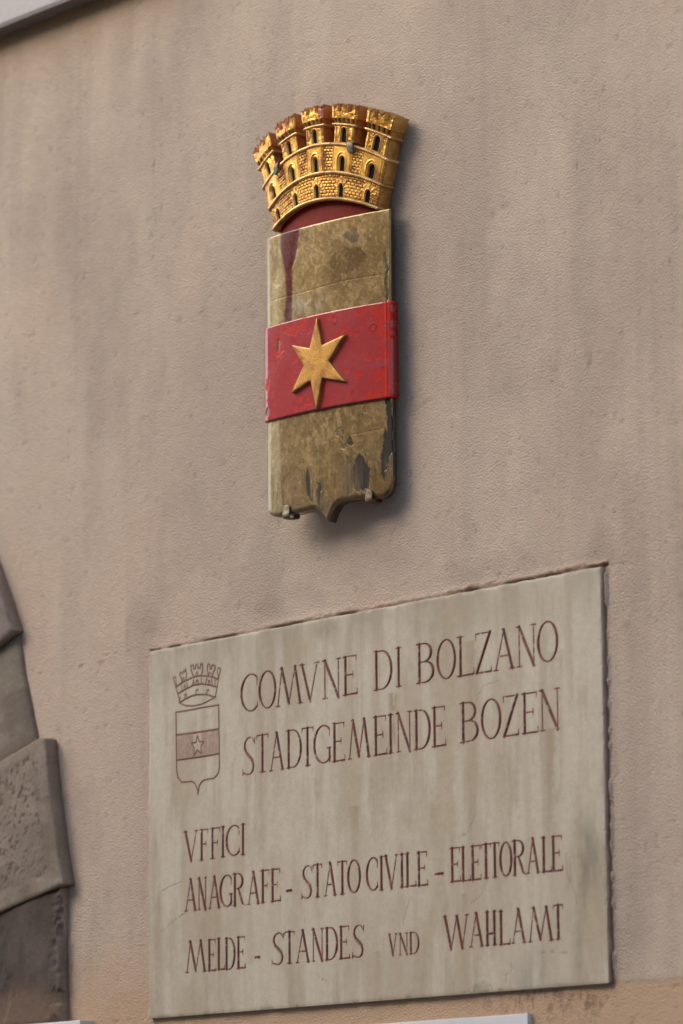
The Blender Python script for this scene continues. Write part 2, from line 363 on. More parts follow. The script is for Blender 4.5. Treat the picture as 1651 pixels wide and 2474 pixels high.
EMBLEM = [   # stroke weight, polyline on the plaque face (m)
    (5, "-0.5997,0.7106 -0.5779,0.7179 -0.5455,0.7246 -0.5240,0.7260 -0.4983,0.7233 -0.4727,0.7169 -0.4557,0.7101"),
    (5, "-0.5931,0.6950 -0.5671,0.7021 -0.5412,0.7074 -0.5111,0.7071 -0.4812,0.7009 -0.4600,0.6941"),
    (5, "-0.5877,0.6752 -0.5671,0.6806 -0.5455,0.6851 -0.5240,0.6855 -0.4941,0.6821 -0.4653,0.6730"),
    (4, "-0.5877,0.6752 -0.5671,0.6660 -0.5412,0.6625 -0.5112,0.6634 -0.4728,0.6715"),
    (3, "-0.6088,0.7321 -0.5992,0.7105 -0.5931,0.6950 -0.5855,0.6784"),
    (3, "-0.4472,0.7332 -0.4561,0.7102 -0.4600,0.6941 -0.4660,0.6731"),
    (2, "-0.6088,0.7321 -0.6014,0.7345 -0.5971,0.7138"),
    (3, "-0.5877,0.7384 -0.5812,0.7280 -0.5784,0.7179"),
    (3, "-0.5877,0.7384 -0.5812,0.7419 -0.5784,0.7369 -0.5732,0.7433 -0.5706,0.7397 -0.5667,0.7464 -0.5628,0.7342 -0.5665,0.7207"),
    (4, "-0.5487,0.7513 -0.5401,0.7528 -0.5390,0.7439 -0.5326,0.7436 -0.5322,0.7507 -0.5257,0.7511 -0.5240,0.7431 -0.5171,0.7423 -0.5154,0.7508 -0.5085,0.7500 -0.5085,0.7369 -0.5133,0.7271"),
    (4, "-0.5487,0.7513 -0.5466,0.7399 -0.5408,0.7289"),
    (4, "-0.4897,0.7244 -0.4929,0.7392 -0.4914,0.7473 -0.4850,0.7473 -0.4833,0.7370 -0.4786,0.7364 -0.4778,0.7446 -0.4663,0.7416 -0.4673,0.7335 -0.4744,0.7260 -0.4748,0.7206"),
    (3, "-0.4567,0.7357 -0.4472,0.7332 -0.4531,0.7208 -0.4589,0.7119"),
    (2, "-0.4567,0.7357 -0.4589,0.7256 -0.4567,0.7212"),
    (2, "-0.5315,0.7285 -0.5309,0.7339 -0.5279,0.7360 -0.5251,0.7333 -0.5246,0.7277"),
    (2, "-0.4876,0.7234 -0.4865,0.7288 -0.4833,0.7298 -0.4808,0.7275 -0.4803,0.7226"),
    (2, "-0.5769,0.7191 -0.5766,0.7260 -0.5740,0.7285 -0.5714,0.7261 -0.5706,0.7212"),
    (4, "-0.5304,0.7104 -0.5296,0.7165 -0.5268,0.7180 -0.5240,0.7152 -0.5236,0.7096"),
    (4, "-0.4898,0.7057 -0.4889,0.7112 -0.4863,0.7125 -0.4838,0.7099 -0.4834,0.7050"),
    (2, "-0.5719,0.7047 -0.5714,0.7102 -0.5688,0.7122 -0.5671,0.7090 -0.5667,0.7048"),
    (3, "-0.5390,0.7210 -0.5434,0.7084"),
    (2, "-0.5373,0.7153 -0.5369,0.7083"),
    (3, "-0.5143,0.7203 -0.5122,0.7076"),
    (3, "-0.4936,0.7197 -0.4987,0.7057"),
    (3, "-0.4787,0.7162 -0.4765,0.7022"),
    (2, "-0.4663,0.7127 -0.4668,0.6969"),
    (2, "-0.5801,0.7139 -0.5788,0.7013"),
    (3, "-0.5628,0.7154 -0.5589,0.7046"),
    (3, "-0.5693,0.6843 -0.5688,0.6905 -0.5658,0.6925 -0.5632,0.6891 -0.5623,0.6849"),
    (3, "-0.5315,0.6870 -0.5313,0.6953 -0.5279,0.6976 -0.5244,0.6952"),
    (3, "-0.4945,0.6840 -0.4934,0.6917 -0.4898,0.6934 -0.4864,0.6895"),
    (2, "-0.5881,0.6797 -0.5888,0.6857 -0.5862,0.6875 -0.5840,0.6845"),
    (4, "-0.5989,0.6553 -0.5973,0.5890 -0.5962,0.5267 -0.5918,0.5125 -0.5800,0.5010 -0.5606,0.4996 -0.5455,0.4998 -0.5348,0.4940 -0.5273,0.4831 -0.5246,0.4702"),
    (4, "-0.5989,0.6553 -0.5455,0.6547 -0.5240,0.6555 -0.4548,0.6554"),
    (4, "-0.4548,0.6558 -0.4538,0.6016 -0.4527,0.5197 -0.4561,0.5105 -0.4604,0.5054 -0.4709,0.4993 -0.4985,0.4988 -0.5102,0.4965 -0.5198,0.4885 -0.5246,0.4702"),
    (5, "-0.5974,0.6049 -0.5241,0.6038 -0.4549,0.6038"),
    (5, "-0.5956,0.5498 -0.5241,0.5492 -0.4535,0.5497"),
    (3, "-0.5262,0.5968 -0.5198,0.5831 -0.5048,0.5816 -0.5144,0.5736 -0.5138,0.5557 -0.5262,0.5663 -0.5380,0.5540 -0.5369,0.5704 -0.5470,0.5831 -0.5316,0.5822 -0.5262,0.5968"),
    (1.6, "-0.5913,0.6048 -0.5912,0.5498"),
    (1.6, "-0.5865,0.6048 -0.5864,0.5498"),
    (1.6, "-0.5816,0.6048 -0.5816,0.5498"),
    (1.6, "-0.5768,0.6047 -0.5768,0.5498"),
    (1.6, "-0.5720,0.6047 -0.5720,0.5498"),
    (1.6, "-0.5672,0.6046 -0.5671,0.5498"),
    (1.6, "-0.5624,0.6046 -0.5623,0.5498"),
    (1.6, "-0.5576,0.6046 -0.5575,0.5498"),
    (1.6, "-0.5527,0.6045 -0.5527,0.5498"),
    (1.6, "-0.5480,0.6045 -0.5480,0.5498"),
    (1.6, "-0.5432,0.6045 -0.5432,0.5498"),
    (1.6, "-0.5384,0.6044 -0.5384,0.6017"),
    (1.6, "-0.5384,0.5580 -0.5384,0.5498"),
    (1.6, "-0.5336,0.6044 -0.5336,0.6016"),
    (1.6, "-0.5336,0.5621 -0.5336,0.5497"),
    (1.6, "-0.5288,0.6043 -0.5288,0.6016"),
    (1.6, "-0.5288,0.5621 -0.5288,0.5497"),
    (1.6, "-0.5240,0.6043 -0.5240,0.6016"),
    (1.6, "-0.5240,0.5621 -0.5240,0.5497"),
    (1.6, "-0.5192,0.6043 -0.5192,0.6015"),
    (1.6, "-0.5193,0.5621 -0.5193,0.5497"),
    (1.6, "-0.5145,0.6042 -0.5145,0.6015"),
    (1.6, "-0.5145,0.5580 -0.5145,0.5497"),
    (1.6, "-0.5097,0.6042 -0.5097,0.5497"),
    (1.6, "-0.5049,0.6042 -0.5050,0.5497"),
    (1.6, "-0.5002,0.6041 -0.5002,0.5497"),
    (1.6, "-0.4954,0.6041 -0.4955,0.5497"),
    (1.6, "-0.4907,0.6040 -0.4907,0.5497"),
    (1.6, "-0.4859,0.6040 -0.4860,0.5497"),
    (1.6, "-0.4812,0.6040 -0.4813,0.5497"),
    (1.6, "-0.4764,0.6039 -0.4765,0.5497"),
    (1.6, "-0.4717,0.6039 -0.4718,0.5497"),
    (1.6, "-0.4670,0.6039 -0.4671,0.5497"),
    (1.6, "-0.4623,0.6038 -0.4624,0.5497"),
    (1.6, "-0.4575,0.6038 -0.4576,0.5497"),
]
CRACKS = [
    "0.2904,0.0009 0.3314,0.0188 0.3583,0.0188 0.3737,0.0103 0.3811,-0.0009",
    "0.3343,0.3881 0.3335,0.3473 0.3147,0.3175 0.2872,0.3088",
    "0.4257,0.0519 0.4343,0.0422 0.4142,0.0311 0.4160,0.0156",
    "0.5876,0.2547 0.5887,0.2120 0.6111,0.1678 0.6129,0.1556",
    "0.1417,0.1952 0.1272,0.1708 0.1222,0.1457",
    "0.5050,0.0691 0.5848,0.0642",
    "0.3669,0.2164 0.3483,0.1898 0.3210,0.1762",
    "-0.5814,0.2874 -0.6461,0.2717",
    "-0.5546,0.2244 -0.5920,0.2100 -0.6459,0.1830",
    "-0.1452,0.0661 -0.1305,0.0555 -0.1061,0.0445",
    "0.3520,0.5896 0.3659,0.6039 0.4112,0.6082",
]

TK, TN, TM = .0073, .0031, .0050     # widths of thick, thin and middling strokes
def arc(cx, cy, rx, ry, a0, a1, n=14, wf=None):
    p = []
    for i in range(n+1):
        a = math.radians(a0+(a1-a0)*i/n)
        wd = TN+(TK-TN)*abs(math.cos(a))**1.3
        p.append((cx+rx*math.cos(a), cy+ry*math.sin(a), wd))
    return p
def glyph(g):
    """strokes as lists of (x, y, width) in a unit box; serifs marked by width 's'"""
    k, n, m = TK, TN, TM
    def S(x, y, l=.13): return [(x-l, y, .0022), (x, y, .0040), (x+l, y, .0022)]
    def SV(x, y0, y1): return [(x, y0, .0034), (x+.0, y1, .0016)]
    D = {
     'I': [[(.5, 0, k), (.5, 1, k)], S(.5, 0, .5), S(.5, 1, .5)],
     'C': [arc(.58, .5, .55, .5, 52, 308), SV(.93, .88, .68), SV(.95, .10, .25)],
     'O': [arc(.5, .5, .46, .5, 0, 360, 26)],
     'G': [arc(.56, .5, .53, .5, 52, 315), [(.90, .03, k*.8), (.90, .38, k*.8)], S(.88, .39, .14), SV(.90, .89, .7)],
     'D': [[(.12, 0, k), (.12, 1, k)], [(.12, 1, n), (.40, 1, n)]+arc(.40, .5, .54, .5, 90, -90)+[(.40, 0, n), (.12, 0, n)], S(.05, 0, .08), S(.05, 1, .08)],
     'B': [[(.14, 0, k), (.14, 1, k)], [(.14, 1, n)]+arc(.40, .765, .42, .235, 90, -90)+[(.14, .53, n)], [(.14, .53, n)]+arc(.45, .265, .49, .265, 90, -90)+[(.14, 0, n)], S(.06, 0, .1), S(.06, 1, .1)],
     'R': [[(.14, 0, k), (.14, 1, k)], [(.14, 1, n)]+arc(.38, .765, .40, .235, 90, -90)+[(.14, .53, n)], [(.42, .53, m), (.62, .28, k*.9), (.78, .05, k*.8), (.98, -.02, n)], S(.12, 0, .14), S(.06, 1, .1)],
     'P': [],
     'E': [[(.18, 0, k), (.18, 1, k)], [(.1, 1, n), (.92, 1, n)], [(.18, .52, n), (.70, .52, n)], [(.1, 0, n), (.97, 0, m)], SV(.92, 1, .88), SV(.99, 0, .14), [(.70, .60, .002), (.70, .52, n), (.70, .44, .002)], S(.08, 0, .09), S(.08, 1, .09)],
     'F': [[(.25, 0, k), (.25, 1, k)], [(.1, 1, n), (.95, 1, n)], [(.25, .52, n), (.75, .52, n)], SV(.97, 1, .87), [(.75, .60, .002), (.75, .52, n), (.75, .44, .002)], S(.25, 0, .22), S(.1, 1, .1)],
     'L': [[(.22, 0, k), (.22, 1, k)], [(.1, 0, n), (.95, 0, m)], SV(.99, 0, .15), S(.2, 1, .2), S(.1, 0, .1)],
     'T': [[(.5, 0, k), (.5, 1, k)], [(.02, 1, n), (.98, 1, n)], SV(.02, 1, .90), SV(.98, 1, .90), S(.5, 0, .24)],
     'Z': [[(.04, 1, n), (.93, 1, n)], [(.93, 1, k), (.07, 0, k)], [(.04, 0, n), (.95, 0, m)], SV(.03, 1, .86), SV(.99, 0, .14)],
     'A': [[(.10, 0, n), (.50, 1, n)], [(.50, 1, k), (.90, 0, k)], [(.25, .34, n), (.76, .34, n)], S(.10, 0, .12), S(.90, 0, .13), [(.42, 1.02, .003), (.5, 1, .006)]],
     'V': [[(.10, 1, k), (.52, 0, k)], [(.52, 0, n), (.90, 1, n)], S(.10, 1, .14), S(.90, 1, .12)],
     'N': [[(.14, 0, n), (.14, 1, n)], [(.14, 1, k), (.88, -.02, k)], [(.88, -.02, n), (.88, 1, n)], S(.14, 0, .13), S(.08, 1, .09), S(.88, 1, .13)],
     'M': [[(.08, 0, n), (.24, 1, n)], [(.24, 1, k), (.50, .04, k)], [(.50, .04, n), (.74, 1, n)], [(.74, 1, k), (.93, 0, k)], S(.08, 0, .08), S(.93, 0, .09), S(.22, 1, .05), S(.74, 1, .05)],
     'W': [[(.06, 1, k), (.30, 0, k)], [(.30, 0, n), (.54, .98, n)], [(.54, .98, k), (.76, 0, k)], [(.76, 0, n), (.95, 1, n)], S(.06, 1, .08), S(.54, 1, .05), S(.95, 1, .07)],
     'H': [[(.18, 0, k), (.18, 1, k)], [(.82, 0, k), (.82, 1, k)], [(.18, .34, m), (.82, .34, m)], S(.18, 0, .17), S(.18, 1, .17), S(.82, 0, .17), S(.82, 1, .17)],
     'S': [[(.86, .86, n*.9), (.74, .96, n), (.58, 1.0, n), (.36, .97, m*.8), (.20, .87, m), (.17, .74, k*.85), (.28, .60, k), (.52, .48, k), (.74, .36, k), (.82, .22, k*.85), (.76, .08, m), (.58, .0, n), (.34, .0, n), (.12, .05, n), (.0, .0, n*.6)], SV(.90, .96, .80), SV(.04, 0, .16)],
     '-': [[(.05, 0, .006), (.95, 0, .0075)]],
    }
    return D[g]
def seg_sdf(X, Z, pts):
    d = np.full(X.shape, 1.0)
    for (x0, z0, w0), (x1, z1, w1) in zip(pts[:-1], pts[1:]):
        dx, dz = x1-x0, z1-z0; L2 = dx*dx+dz*dz+1e-12
        t = np.clip(((X-x0)*dx+(Z-z0)*dz)/L2, 0, 1)
        d = np.minimum(d, np.hypot(X-x0-t*dx, Z-z0-t*dz)-(w0+(w1-w0)*t)/2)
    return d
px = np.linspace(-PW, PW, 1230)
zr = [0.0]
while zr[-1] < PH:
    z = zr[-1]
    fine = any(b-.010 < z < c+.008 for (b, c, t) in TEXT_ROWS)
    s = .0012 if fine else (.0022 if .39 < z < .75 else .004)
    zr.append(z+s)
zr[-1] = PH; zr = np.array(zr)
PX, PZg = np.meshgrid(px, zr)
G = np.full(PX.shape, .05)              # signed distance to the nearest lettering stroke
ids = np.zeros(PX.shape, np.int32)      # 0 plaque, 1.. letters, -1 emblem
lid = 0
rr = random.Random(3)
for (b, c, t) in TEXT_ROWS:
    for e in t.split():
        g, x0, x1 = e.split(','); x0, x1 = float(x0), float(x1); h = c-b; sc = min(1., h/.078)
        lid += 1
        i0, i1 = np.searchsorted(px, x0-.008), np.searchsorted(px, x1+.008)
        j0, j1 = np.searchsorted(zr, b-.008), np.searchsorted(zr, c+.008)
        sx, sz = PX[j0:j1, i0:i1], PZg[j0:j1, i0:i1]
        d = np.full(sx.shape, 1.)
        jz = rr.uniform(-.0006, .0006)
        if g == '-': strokes = [[(u, .28, wd) for u, v, wd in st] for st in glyph(g)]
        else: strokes = glyph(g)
        tw = .80+.2*sc if sc > .8 else .72
        for st in strokes:
            P = [(x0+(x1-x0)*u, b+jz+h*v, max(wd*tw*rr.uniform(.94, 1.06), .0017)) for u, v, wd in st]
            d = np.minimum(d, seg_sdf(sx, sz, P))
        G[j0:j1, i0:i1] = np.minimum(G[j0:j1, i0:i1], d)
        ids[j0:j1, i0:i1] = np.where(d < .0009, lid, ids[j0:j1, i0:i1])
E = np.full(PX.shape, .05); EH = np.full(PX.shape, .05)
for wt, s in EMBLEM:
    P = [tuple(map(float, q.split(',')))+({5: .0036, 4: .0030, 3: .0024, 2: .0019, 1.6: .0015}[wt],) for q in s.split()]
    a = np.array(P); i0, i1 = np.searchsorted(px, a[:, 0].min()-.008), np.searchsorted(px, a[:, 0].max()+.008)
    j0, j1 = np.searchsorted(zr, a[:, 1].min()-.008), np.searchsorted(zr, a[:, 1].max()+.008)
    d = seg_sdf(PX[j0:j1, i0:i1], PZg[j0:j1, i0:i1], P)
    T = EH if wt == 1.6 else E
    T[j0:j1, i0:i1] = np.minimum(T[j0:j1, i0:i1], d)
ids = np.where((np.minimum(E, EH) < .0008) & (ids == 0), -1, ids)
K = np.full(PX.shape, .05)
for s in CRACKS:
    P = [tuple(map(float, q.split(',')))+(.0010,) for q in s.split()]
    Q = []
    for (a, b) in zip(P[:-1], P[1:]):
        n = 6
        for k in range(n): Q.append((a[0]+(b[0]-a[0])*k/n+rr.uniform(-.0015, .0015), a[1]+(b[1]-a[1])*k/n+rr.uniform(-.0015, .0015), .0010))
    Q.append(P[-1]); a = np.array(Q)
    i0, i1 = np.searchsorted(px, a[:, 0].min()-.008), np.searchsorted(px, a[:, 0].max()+.008)
    j0, j1 = np.searchsorted(zr, a[:, 1].min()-.008), np.searchsorted(zr, a[:, 1].max()+.008)
    K[j0:j1, i0:i1] = np.minimum(K[j0:j1, i0:i1], seg_sdf(PX[j0:j1, i0:i1], PZg[j0:j1, i0:i1], Q))
a1 = fbm(PX, PZg, 6, 4, 5, 301); a2 = fbm(PX, PZg, 16, 1.6, 5, 311); a3 = fbm(PX, PZg, 90, 90, 3, 321); a4 = fbm(PX, PZg, 28, 2.5, 4, 331); a5 = fbm(PX, PZg, 300, 300, 2, 341)
C = np.zeros(PX.shape+(3,))+np.array([.362, .315, .240])
C = mixc(C, (.32, .262, .188), sst(.42, .66, a1)*.8)
C = mixc(C, (.40, .36, .285), sst(.48, .68, a2)*.6)
C = mixc(C, (.275, .215, .14), sst(.52, .70, fbm(PX+.06*a1, PZg, 11, 4.0, 5, 345))*.5)
C = mixc(C, (.25, .20, .14), sst(.60, .72, fbm(PX+.04*a1, PZg, 38, 8, 5, 349))*.25)
C = mixc(C, (.42, .385, .31), sst(.55, .7, fbm(PX, PZg, 20, 3, 5, 347))*.5)
C = mixc(C, (.255, .205, .14), sst(.55, .8, a4)*.45)
C *= (1+.14*(a3-.5)+.12*(a5-.5))[..., None]
# run-off stains that start at the top edge and at the letters
topst = np.exp(-(PH-PZg)/(.015+.09*fbm(PX, PZg, 9, 2, 4, 351)**1.5))*sst(.30, .7, fbm(PX+.02*fbm(PX, PZg, 12, 12, 3, 357), PZg, 22, 9, 5, 353))
C = mixc(C, (.165, .142, .10), np.clip(topst, 0, 1)*.55)
C = mixc(C, (.255, .21, .13), gauss(PX, PZg, .42, .76, .2, .06)*.45)
for (sx, sz, sl, sw, am) in ((.10, .62, .16, .014, .5), (-.14, .49, .22, .012, .5), (.33, .70, .2, .02, .3), (.55, .50, .30, .012, .35), (.30, .2, .1, .01, .3), (-.02, .4, .2, .02, .35), (.05, .1, .1, .016, .35), (.57, .65, .3, .02, .25)):
    st = np.exp(-((PX-sx-.006*(fbm(PX*0, PZg, 1, 20, 3, 361)-.5))/sw)**2)*(PZg < sz)*np.exp(-(sz-PZg)/sl)*sst(.3, .6, a3*.4+a4*.6)
    C = mixc(C, (.205, .145, .075), np.clip(st*1.3, 0, 1)*min(am*1.5, .8))
# grey-green algae at the right
al = gauss(PX, PZg, .645, .245, .035, .07)*.9+gauss(PX, PZg, .615, .10, .025, .10)*.8+gauss(PX, PZg, .60, .19, .012, .06)*.6+gauss(PX, PZg, .50, .03, .03, .06)*.5+gauss(PX, PZg, .46, .02, .02, .04)*.4
C = mixc(C, (.135, .125, .09), np.clip(al*sst(.25, .6, fbm(PX, PZg, 25, 9, 4, 371))*1.4, 0, 1)*.65)
al = gauss(PX, PZg, -.67, .05, .02, .06)*.7+gauss(PX, PZg, -.10, .775, .04, .015)*.8
C = mixc(C, (.18, .14, .075), np.clip(al*sst(.3, .6, a3*.5+a1*.5), 0, 1)*.7)
chip = (gauss(PX, PZg, .345, .004, .022, .011) > .35)
C[chip] *= .88
# paint left in the cuts, a faint red bleed round them
wear = fbm(PX, PZg, 120, 120, 3, 381)
inside = 1-sst(-.0006, .0009, G)
inside = inside*(1-.75*sst(.64, .74, wear)*sst(-.0035, -.0005, G))
halo = (1-sst(.0, .006, G))*.20
C = mixc(C, (.26, .12, .08), halo*sst(.35, .6, a3*.5+a1*.5))
paint = np.array([.145, .040, .027])
dk = sst(.4, .65, fbm(PX, PZg, 70, 70, 3, 391))
C = C*(1-inside[..., None])+(paint*(1-dk[..., None]*.55)+np.array([.040, .016, .012])*dk[..., None]*.55)*inside[..., None]
ei = 1-sst(-.0003, .0010, E); eh = (1-sst(-.0002, .0010, EH))
C = mixc(C, (.27, .155, .115), ((1-sst(0, .005, np.minimum(E, EH)))*.28))
C = mixc(C, (.17, .055, .038), eh*.75*(1-.5*sst(.5, .7, wear))); C = mixc(C, (.105, .040, .028), ei*.92)
kk = 1-sst(-.0002, .0010, K)
C = mixc(C, (.15, .11, .08), kk*.5)
D = np.clip(-G*.8+.0002, 0, .0026)+np.clip(-E*.8+.0003, 0, .0014)*(E < .0006)+kk*.0006+chip*.0012+np.clip(-EH+.0002, 0, .0006)*(EH < .0004)
ex = PW-np.abs(PX); ez = np.minimum(PZg, PH-PZg); ee = np.minimum(ex, ez)
Hh = (a1-.5)*.0012+(a3-.5)*.0004-D-.0010*np.exp(-ee/.0010)-.0018*np.exp(-ee/.004)*sst(.55, .7, fbm(PX, PZg, 45, 45, 3, 401))
jit = (fbm(PX, PZg*0, 50, 1, 4, 411)-.5)*.0028*(PZg >= PH-1e-6)
PV = np.stack([PX, -(PT+Hh), PZ+PZg+jit], -1)
plaque = empty('stone_plaque')
nr, nc = PX.shape
Q = gridq(nr, nc); qi = ids[:-1, :-1].copy()
for s in (ids[1:, :-1], ids[:-1, 1:], ids[1:, 1:]): qi = np.where(qi == 0, s, qi)
qi = qi.ravel()
Vf = PV.reshape(-1, 3); Cf = C.reshape(-1, 3)
def sub(name, sel):
    q = Q[sel]; u, inv = np.unique(q, return_inverse=True)
    return mesh(name, Vf[u], inv.reshape(-1, 4), M_STONE, plaque, {'Col': Cf[u]}, smooth=True)
sub('slab_face', qi == 0)
for k in range(1, lid+1): sub('letter', qi == k)
sub('engraved_emblem', qi == -1)
rg = ring(nr, nc); fr = Vf[rg]; bk = fr.copy(); bk[:, 1] = .004; nb = len(rg)
i = np.arange(nb); j = (i+1) % nb
scol = np.tile(np.array([.50, .355, .265]), (nb, 1))*(.6+.8*fbm(fr[:, 0]+fr[:, 2], fr[:, 0], 30, 30, 3, 421))[:, None]
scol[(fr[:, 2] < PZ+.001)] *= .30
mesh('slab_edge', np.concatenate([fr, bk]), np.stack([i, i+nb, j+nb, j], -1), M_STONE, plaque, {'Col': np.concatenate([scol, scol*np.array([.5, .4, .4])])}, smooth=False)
tag(plaque, 'pale stone plaque with engraved dark red lettering and a small engraved crowned shield', 'plaque')
settle(plaque, (0, 0, PZ))

# ------------------------------------------------------------------ the glazed coat of arms (shield, band, star)
arms = empty('coat_of_arms')
AY = 0.12
aex = np.array([math.cos(AY), math.sin(AY), 0]); an_ = np.array([math.sin(AY), -math.cos(AY), 0]); AO = np.array([-.0352, -.0548, 3.5])
def A(x, h, z):
    x = np.asarray(x, float); h = np.asarray(h, float); z = np.asarray(z, float)
    return AO+x[..., None]*aex+h[..., None]*an_+z[..., None]*np.array([0, 0, 1.])
bulge = lambda x: .016*np.clip(1-((x+.007)/.175)**2, -.3, 1)
def botz(x):
    xp = [-.1900, -.1870, -.1810, -.173, -.160, -.145, -.09, -.052, -.034, -.024, -.014, -.006, -.001, .004, .009, .015, .023, .036, .06, .10, .128, .142, .153, .160, .1645, .166]
    zp = [-.240, -.256, -.267, -.2745, -.2795, -.2815, -.2820, -.2800, -.2805, -.2855, -.2935, -.303, -.3125, -.302, -.292, -.2845, -.2785, -.2745, -.2740, -.276, -.2800, -.2795, -.2745, -.266, -.252, -.240]
    return np.interp(x, xp, zp)
xa = np.unique(np.concatenate([np.linspace(-.190, .166, 285), np.linspace(-.190, -.170, 24), np.linspace(.150, .166, 20)])); sa = np.linspace(0, 1, 470)
XA = np.tile(xa, (len(sa), 1)); B0 = botz(XA); ZA = B0+(.330-B0)*sa[:, None]
b1 = fbm(XA, ZA, 14, 14, 5, 501); b2 = .5*fbm(XA, ZA, 60, 38, 5, 511)+.5*fbm(XA+ZA*.3, ZA, 170, 90, 3, 513); b3 = fbm(XA, ZA, 60, 7, 4, 521); b4 = fbm(XA, ZA, 200, 200, 3, 531)
wx = XA+(fbm(XA, ZA, 40, 40, 4, 541)-.5)*.02; wz = ZA+(fbm(XA, ZA, 40, 40, 4, 551)-.5)*.03
C = np.zeros(XA.shape+(3,))+np.array([.205, .137, .052])
C = mixc(C, (.140, .088, .034), sst(.42, .62, b1)*.75)
C = mixc(C, (.29, .205, .088), sst(.50, .60, b2)*.6)
C = mixc(C, (.105, .064, .026), sst(.50, .60, b4*.45+b2*.55)*.5)
upm = ZA > .03
lo1 = sst(.36, .55, gauss(wx, wz, .055, .215, .10, .060)*.6+.55*(b2-.5)+.25*(b1-.3))*upm
C = mixc(C, (.100, .060, .021), lo1*.8)
lo2 = sst(.50, .60, .6*b2+.4*b3)*sst(-.10, -.24, ZA)
C = mixc(C, (.085, .056, .026), lo2*.75)
pl = sst(.50, .60, .5*b4+.5*b2)*sst(.3, .6, b1)
C = mixc(C, (.40, .31, .16), pl*.18)
dp = (gauss(wx, wz, .06, .235, .055, .028) > .42)*upm
C = mixc(C, (.085, .050, .018), dp*(.85*sst(.38, .50, b2)))
dp2 = sst(.35, .6, gauss(wx, wz, .07, .287, .025, .012))*upm
C = mixc(C, (.055, .047, .030), dp2*.7)
rd = sst(.004, -.004, np.abs(wx*.6+XA*.4+.108-.02*(ZA-.23))-(.009+.021*sst(.22, .33, ZA)+.004*b1))*upm
C = mixc(C, (.085, .008, .006), rd*.97)
sv = np.clip(gauss(wx, wz, -.047, .293, .012, .026)*1.3+gauss(wx, wz, -.085, .165, .020, .03)*.8+gauss(wx, wz, -.04, .16, .035, .014)*.7, 0, 1)*upm*sst(.35, .6, b2)
C = mixc(C, (.21, .21, .17), sv*.8)
lc = sst(-.128, -.135, XA+(b3-.5)*.01)
C = mixc(C, (.36, .315, .18), lc*.5*sst(.3, .7, b3))
ft = .55*fbm(XA, ZA, 90, 30, 5, 571)+.45*fbm(XA, ZA, 220, 120, 3, 573)
bk = lambda cx, cz, sx, sz, th=.45: sst(th-.02, th+.035, gauss(wx, ZA+(b2-.5)*.03, cx, cz, sx*1.15, sz*1.1)*(.45+1.1*ft))
fl = np.clip(bk(-.045, -.220, .014, .050)*sst(.3, .5, b3)+bk(.088, -.222, .022, .040)+bk(.055, -.228, .015, .045)*.5+bk(-.02, -.255, .006, .03)+bk(.148, -.195, .008, .062)+bk(.05, -.150, .022, .014)*sst(.45, .55, b2)+bk(.038, -.127, .012, .010)*sst(.45, .6, b2)+bk(-.135, -.235, .015, .04)*sst(.5, .6, b3)*.8, 0, 1)
fl = fl*(ZA < -.05)+bk(.155, .18, .005, .06)*upm
fl = np.clip(fl+bk(.160, -.12, .006, .10)*(ZA < -.05), 0, 1)
C = mixc(C, (.026, .019, .013), fl*(.55+.45*sst(.35, .6, b3)))
dr = sst(.6, .75, fbm(XA, ZA, 75, 5, 4, 561))*sst(-.14, -.26, ZA)
C = mixc(C, (.09, .06, .035), dr*.8)
C = mixc(C, (.13, .09, .05), sst(-.25, -.285, ZA-B0*.0)*.5)
seam = np.exp(-((ZA-.190-.02*XA-.0012*np.sin(XA*31))/.0012)**2)+np.exp(-((ZA+.142-.05*XA)/.0010)**2)*(XA > -.02)
C = mixc(C, (.10, .065, .03), np.clip(seam, 0, 1)*.35)
cur = 1-np.clip(fl+rd, 0, 1)
met = .68*cur; rgh = .25*fl+.24+.26*b2+.15*(b1-.5)-.12*rd; coat = .6*(.3+.7*cur)*(.6+.8*b1)*(1-.92*np.clip(fl, 0, 1))
eL = XA+.190; eR = .166-XA; eT = .330-ZA; eB = (ZA-B0)
def rnd(e, r, a): return -a*(1-np.sqrt(np.clip(1-(1-np.clip(e/r, 0, 1))**2, 0, 1)))
HA = bulge(XA)+rnd(eL, .024, .0095)+rnd(eR, .003, .0025)+rnd(eT, .004, .003)+rnd(eB, .010, .006)+(b1-.5)*.0014+(b2-.5)*.0007*cur-seam*.0002-.0006*fl-.0005*rd
PA = A(XA, HA, ZA)
rg = ring(*XA.shape); xr, zrr = XA.ravel()[rg], ZA.ravel()[rg]
bkp = A(xr, np.full(len(rg), -.013), zrr)
relief_piece('shield_body', PA, bkp, [M_SHIELD], arms, {'Col': C.reshape(-1, 3), 'Met': met.ravel(), 'Rgh': rgh.ravel(), 'Coat': coat.ravel()}, sidecol=(.12, .092, .072))
# red band, wrapped a little round both sides
xb = np.linspace(-.1915, .1725, 330); zb_ = np.linspace(-.0735, .1310, 190); XB, ZB = np.meshgrid(xb, zb_)
c1 = fbm(XB, ZB, 18, 18, 5, 601); c2 = fbm(XB, ZB, 70, 70, 5, 611); c3 = fbm(XB, ZB, 150, 150, 3, 621); c4 = fbm(XB, ZB, 110, 35, 4, 631)
C = np.zeros(XB.shape+(3,))+np.array([.335, .034, .034])
C = mixc(C, (.33, .050, .054), sst(.4, .6, c1)*.6)
wr = sst(.50, .55, c2*.75+c1*.25+.16*np.exp(-np.abs(.155-XB)/.012)+.17*gauss(XB, ZB, .15, .11, .045, .022)+.20*gauss(XB, ZB, .13, -.06, .045, .014)+.09*gauss(XB, ZB, .135, .02, .022, .07)-.11)
wr = np.clip(wr+sst(.5, .6, gauss(XB+(c2-.5)*.02, ZB, -.135, .083, .016, .030)+.3*(c2-.5)), 0, 1)
wr = np.clip(wr+sst(.70, .76, c3*.6+c2*.4)*.8, 0, 1)
